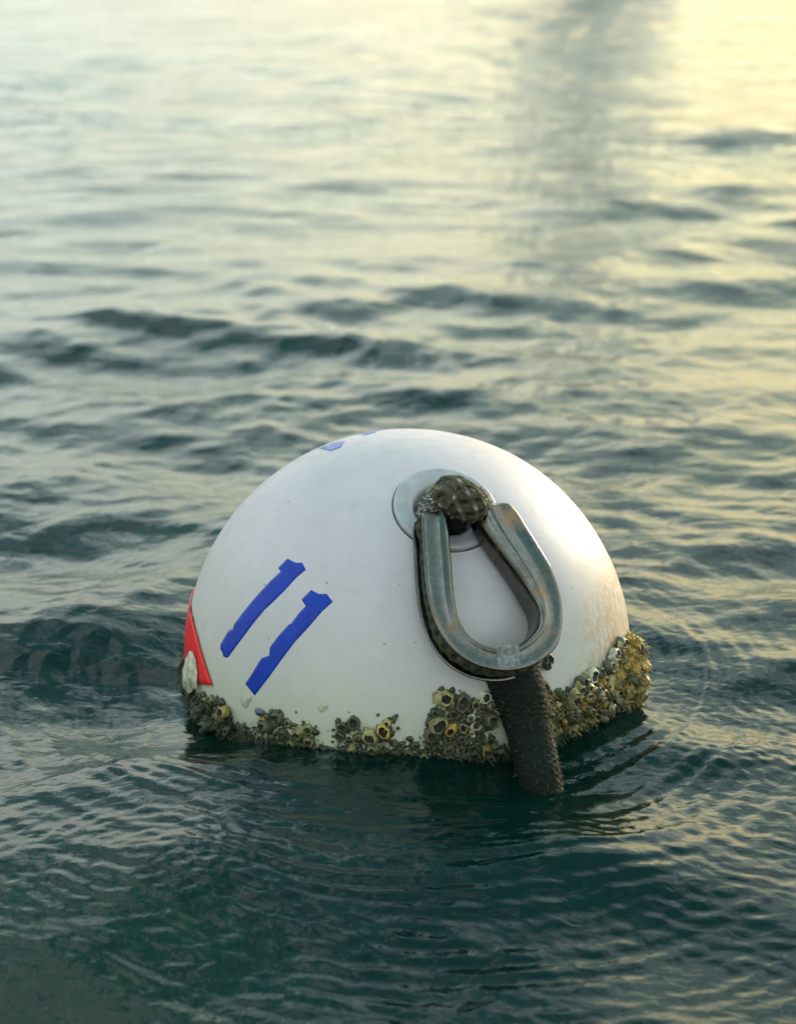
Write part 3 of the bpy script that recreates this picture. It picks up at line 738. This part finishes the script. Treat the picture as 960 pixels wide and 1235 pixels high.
# ------------------------------------------------------------------ ropes
def rope_mesh(name, pts, rad, mat, parent, ntheta=72, ds=.0009, pitch_=.014, fam=6, amp=.0016, mode='braid', flatten=None, rough=.0006):
    P = catmull(pts, 24); R = catmull([Vector((r_, 0, 0)) for r_ in rad], 24)
    # resample by length
    L = [0]
    for i in range(1, len(P)): L.append(L[-1] + (P[i] - P[i - 1]).length)
    nn2 = max(8, int(L[-1] / ds)); Q = []; RR = []; k = 0
    for i in range(nn2 + 1):
        s = L[-1] * i / nn2
        while k < len(L) - 2 and L[k + 1] < s: k += 1
        f = (s - L[k]) / max(1e-9, L[k + 1] - L[k]); Q.append(P[k].lerp(P[k + 1], f)); RR.append(R[k].x * (1 - f) + R[k + 1].x * f)
    T = [(Q[min(i + 1, nn2)] - Q[max(i - 1, 0)]).normalized() for i in range(nn2 + 1)]
    nrm = T[0].orthogonal().normalized(); V = []; Fc = []; H = []
    for i in range(nn2 + 1):
        nrm = (nrm - T[i] * nrm.dot(T[i])).normalized(); bi = T[i].cross(nrm); s = L[-1] * i / nn2
        for j in range(ntheta):
            a = 2 * math.pi * j / ntheta
            if mode == 'braid':
                u = s / pitch_ + fam * a / 6.28318; v = s / pitch_ - fam * a / 6.28318
                ru, rv = abs(math.sin(math.pi * u)), abs(math.sin(math.pi * v)); sg = math.cos(math.pi * (u + v)) * math.cos(math.pi * (u - v) / 1)
                h = max(ru * (.62 + .38 * sg), rv * (.62 - .38 * sg)) ** .8
            else:
                h = abs(math.sin(math.pi * (s / pitch_ + .25 * math.sin(a) + a / 6.28318))) ** .7 * (.8 + .2 * math.sin(9 * a))
            d = nrm * math.cos(a) + bi * math.sin(a)
            pos_ = Q[i] + d * RR[i]
            hh = amp * (h - .5) + rough * noise.noise(pos_ * 260) + rough * .8 * noise.noise(pos_ * 700) + rough * 1.5 * noise.noise(pos_ * 60)
            V.append(pos_ + d * hh); H.append(h)
    for i in range(nn2):
        for j in range(ntheta):
            a, b = i * ntheta + j, i * ntheta + (j + 1) % ntheta; Fc.append((a, b, b + ntheta, a + ntheta))
    Fc.append(tuple(range(ntheta - 1, -1, -1))); Fc.append(tuple(nn2 * ntheta + j for j in range(ntheta)))
    o = mesh_obj(name, V, Fc, mat); keep(o, parent)
    at_ = o.data.attributes.new('relief', 'FLOAT', 'POINT'); at_.data.foreach_set('value', H)
    return o, V
rope = thing('mooring_rope', 'dark fouled rope from the hole, round the thimble and down into the water', 'rope', on_sphere(538, 611))
def groove(i, f=.58): return inner[i].lerp(outer[i], f) - TN * TT * .5
HC = BC + AX * BR
def lift(px, py, z): return at_depth(px, py, z)
gp0, gp1 = groove(0, .75), groove(n - 1, .5)
zt = (gp0 - BC).dot(NB) / BR; zt1 = (gp1 - BC).dot(NB) / BR
# strand lying in the channel
pts = [gp0] + [groove(i) for i in range(8, n - 4, 10)] + [gp1]
rope_mesh('channel_strand', pts, [.0088] * len(pts), M_ROPE, rope, 28, .002, .011, 3, .0012)
# fat braided eye rising from the hole and bending over the thimble's open end
pts = [gp0, lift(520, 614, zt + .01), lift(534, 601, zt + .01), lift(545, 598, zt + .03), lift(563, 606, zt + .01), lift(580, 616, zt1 + .0), gp1]
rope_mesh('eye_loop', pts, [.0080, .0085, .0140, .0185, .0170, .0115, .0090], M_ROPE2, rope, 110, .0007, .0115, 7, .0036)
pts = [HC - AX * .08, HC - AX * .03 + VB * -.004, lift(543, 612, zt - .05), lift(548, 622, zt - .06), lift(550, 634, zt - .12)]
rope_mesh('centre_strand', pts, [.018, .018, .016, .012, .009], M_ROPEK, rope, 60, .0012, .014, 5, .0018)  # dark colour stands in for the shadow below the eye
# thick fouled tail
pts = [lift(612, 786, .93), lift(618, 812, .93), lift(627, 838, .92), lift(636, 872, .90), lift(644, 908, .93), lift(652, 945, .97), lift(658, 985, .95), lift(662, 1040, .80), lift(650, 1120, .3)]
tail, TV = rope_mesh('rope_tail', pts, [.024, .0245, .0235, .0212, .0196, .0188, .018, .018, .018], M_ROPEK, rope, 96, .0009, .0055, 9, .0017)
def fibres(name, verts, cnt, mat, lo, hi, wid, cond=None, centre=None):
    roots_ = []; tr = 0
    while len(roots_) < cnt and tr < cnt * 60:
        tr += 1; k = random.randrange(len(verts)); p = verts[k]
        if cond and not cond(p): continue
        v = Vector((random.gauss(0, 1), random.gauss(0, 1), random.gauss(0, 1))).normalized()
        roots_.append((p.copy(), v))
    return blades(name, roots_, mat, lo, hi, wid, .1, rope, 2)
EDGE = []
for i in range(0, len(TV) - 96, 96):
    ring_ = TV[i:i + 96]; c_ = sum(ring_, Vector()) / 96
    EDGE += [v for v in ring_ if (v - c_).normalized().dot(UB) > .86 and v.z > -.01]
fibres('rope_fuzz', EDGE, 1100, M_FIBRE, .0012, .0035, .00024)
fibres('rope_fuzz', TV, 1600, M_WEEDK, .002, .006, .0004, lambda p: p.z > -.02)
EV = [v.co.copy() + Vector((0,0,0)) for v in bpy.data.objects['eye_loop'].data.vertices]
fibres('rope_fuzz', EV, 1500, M_FIBRE, .001, .0035, .00022, lambda p: (p - lift(545, 600, zt)).dot(VB) > .004)
fibres('rope_fuzz', EV, 500, M_WEEDG, .0015, .004, .0005, lambda p: (p - lift(568, 600, zt)).dot(UB) > 0 and (p - lift(568, 600, zt)).dot(VB) > -.004)
fibres('frayed_strands', EV, 260, M_FIBREW, .002, .005, .0004, lambda p: (p - lift(517, 608, zt)).length < .014 and (p - lift(519, 606, zt)).dot(NB) > 0.002)

# ------------------------------------------------------------------ weed under the surface, bottom left
roots = []
for _ in range(6500):
    a = random.gauss(0, .085); b = random.gauss(0, .06)
    roots.append((Vector((-.27 + a * .8, -.50 + b, -.105 + random.uniform(-.025, .02))), Vector((random.uniform(-.4, .4), random.uniform(-.4, .4), 1)).normalized()))
sw = blades('submerged_seaweed', roots, M_GREEN, .035, .06, .0022, -.3, None, 6)
sw['label'] = 'green seaweed growing just under the surface at the bottom left'; sw['category'] = 'seaweed'
# a yacht at anchor up-sun, beyond the top of the picture: the water carries its reflection
M_SAIL, t, out = mat_new('sailcloth')
sdf = N(t, 'ShaderNodeBsdfDiffuse'); sdf.inputs[0].default_value = (.85, .83, .8, 1); stl = N(t, 'ShaderNodeBsdfTranslucent'); stl.inputs[0].default_value = (.85, .8, .74, 1)
smx = N(t, 'ShaderNodeMixShader'); smx.inputs[0].default_value = .35; t.links.new(sdf.outputs[0], smx.inputs[1]); t.links.new(stl.outputs[0], smx.inputs[2]); t.links.new(smx.outputs[0], out.inputs[0])
M_GEL = m_simple('white_gelcoat', (.55, .55, .54), (.48, .48, .47), 4, .85)
M_SPAR = m_simple('grey_spar', (.30, .31, .32), (.25, .25, .26), 9, .85)
yl = Vector((4.5, 42.0, 0)); yacht = thing('sailing_yacht', 'pale sailing yacht anchored beyond the top of the picture', 'yacht', yl)
V = []; Fc = []; st_n = 12
for i in range(st_n + 1):
    u = i / st_n; x = -3.6 + 7.2 * u; bw_ = 1.15 * (1 - abs(2 * u - .9) ** 2.6 * .8) * (1 if u < .97 else .15); bw_ = max(bw_, .06); sh = .95 + .35 * (2 * u - 1) ** 2
    for (fy, z) in ((-1, sh), (-.95, .5), (-.6, -.2), (0, -.5), (.6, -.2), (.95, .5), (1, sh)): V.append((x, fy * bw_, z))
for i in range(st_n):
    for j in range(6): a = i * 7 + j; Fc.append((a, a + 7, a + 8, a + 1))
    a = i * 7; Fc.append((a, a + 6, a + 13, a + 7))
Fc += [tuple(range(7)), tuple(st_n * 7 + k for k in range(6, -1, -1))]
mesh_obj('hull', V, Fc, M_GEL, yacht)
def box(name, x0, x1, y0, y1, z0, z1, tp_, mat):
    V = [(x0, y0, z0), (x1, y0, z0), (x1, y1, z0), (x0, y1, z0), (x0 + tp_, y0 + tp_, z1), (x1 - tp_, y0 + tp_, z1), (x1 - tp_, y1 - tp_, z1), (x0 + tp_, y1 - tp_, z1)]
    return mesh_obj(name, V, [(0, 3, 2, 1), (4, 5, 6, 7), (0, 1, 5, 4), (1, 2, 6, 5), (2, 3, 7, 6), (3, 0, 4, 7)], mat, yacht, False)
box('cabin', -.8, 1.9, -.7, .7, .9, 1.45, .12, M_GEL); box('mast', .55, .68, -.06, .06, .9, 10.2, .02, M_SPAR); box('boom', -2.6, .5, -.04, .04, 1.95, 2.06, .01, M_SPAR)
def sail(name, a, b, c, belly):
    V = []; Fc = []; k_ = 14; ids = {}
    for i in range(k_ + 1):
        for j in range(k_ + 1 - i):
            p = a * (1 - (i + j) / k_) + b * (i / k_) + c * (j / k_); w_ = (1 - (i + j) / k_) * (i / k_ + .15) * (j / k_ + .15)
            ids[i, j] = len(V); V.append(p + Vector((0, belly * w_ * 6, 0)))
    for i in range(k_):
        for j in range(k_ - i):
            Fc.append((ids[i, j], ids[i + 1, j], ids[i, j + 1]))
            if i + j < k_ - 1: Fc.append((ids[i + 1, j], ids[i + 1, j + 1], ids[i, j + 1]))
    o = mesh_obj(name, V, Fc, M_SAIL, yacht); so = o.modifiers.new('cloth', 'SOLIDIFY'); so.thickness = .01
sail('mainsail', Vector((.5, 0, 2.1)), Vector((-2.5, 0, 2.1)), Vector((.5, 0, 10.0)), .45)
sail('headsail', Vector((3.4, 0, 1.4)), Vector((.2, .5, 1.9)), Vector((.72, 0, 9.2)), .4)
yacht.rotation_euler = (0, 0, .5)
print('barnacles', nbarn[0], 'water verts', nx * ny)
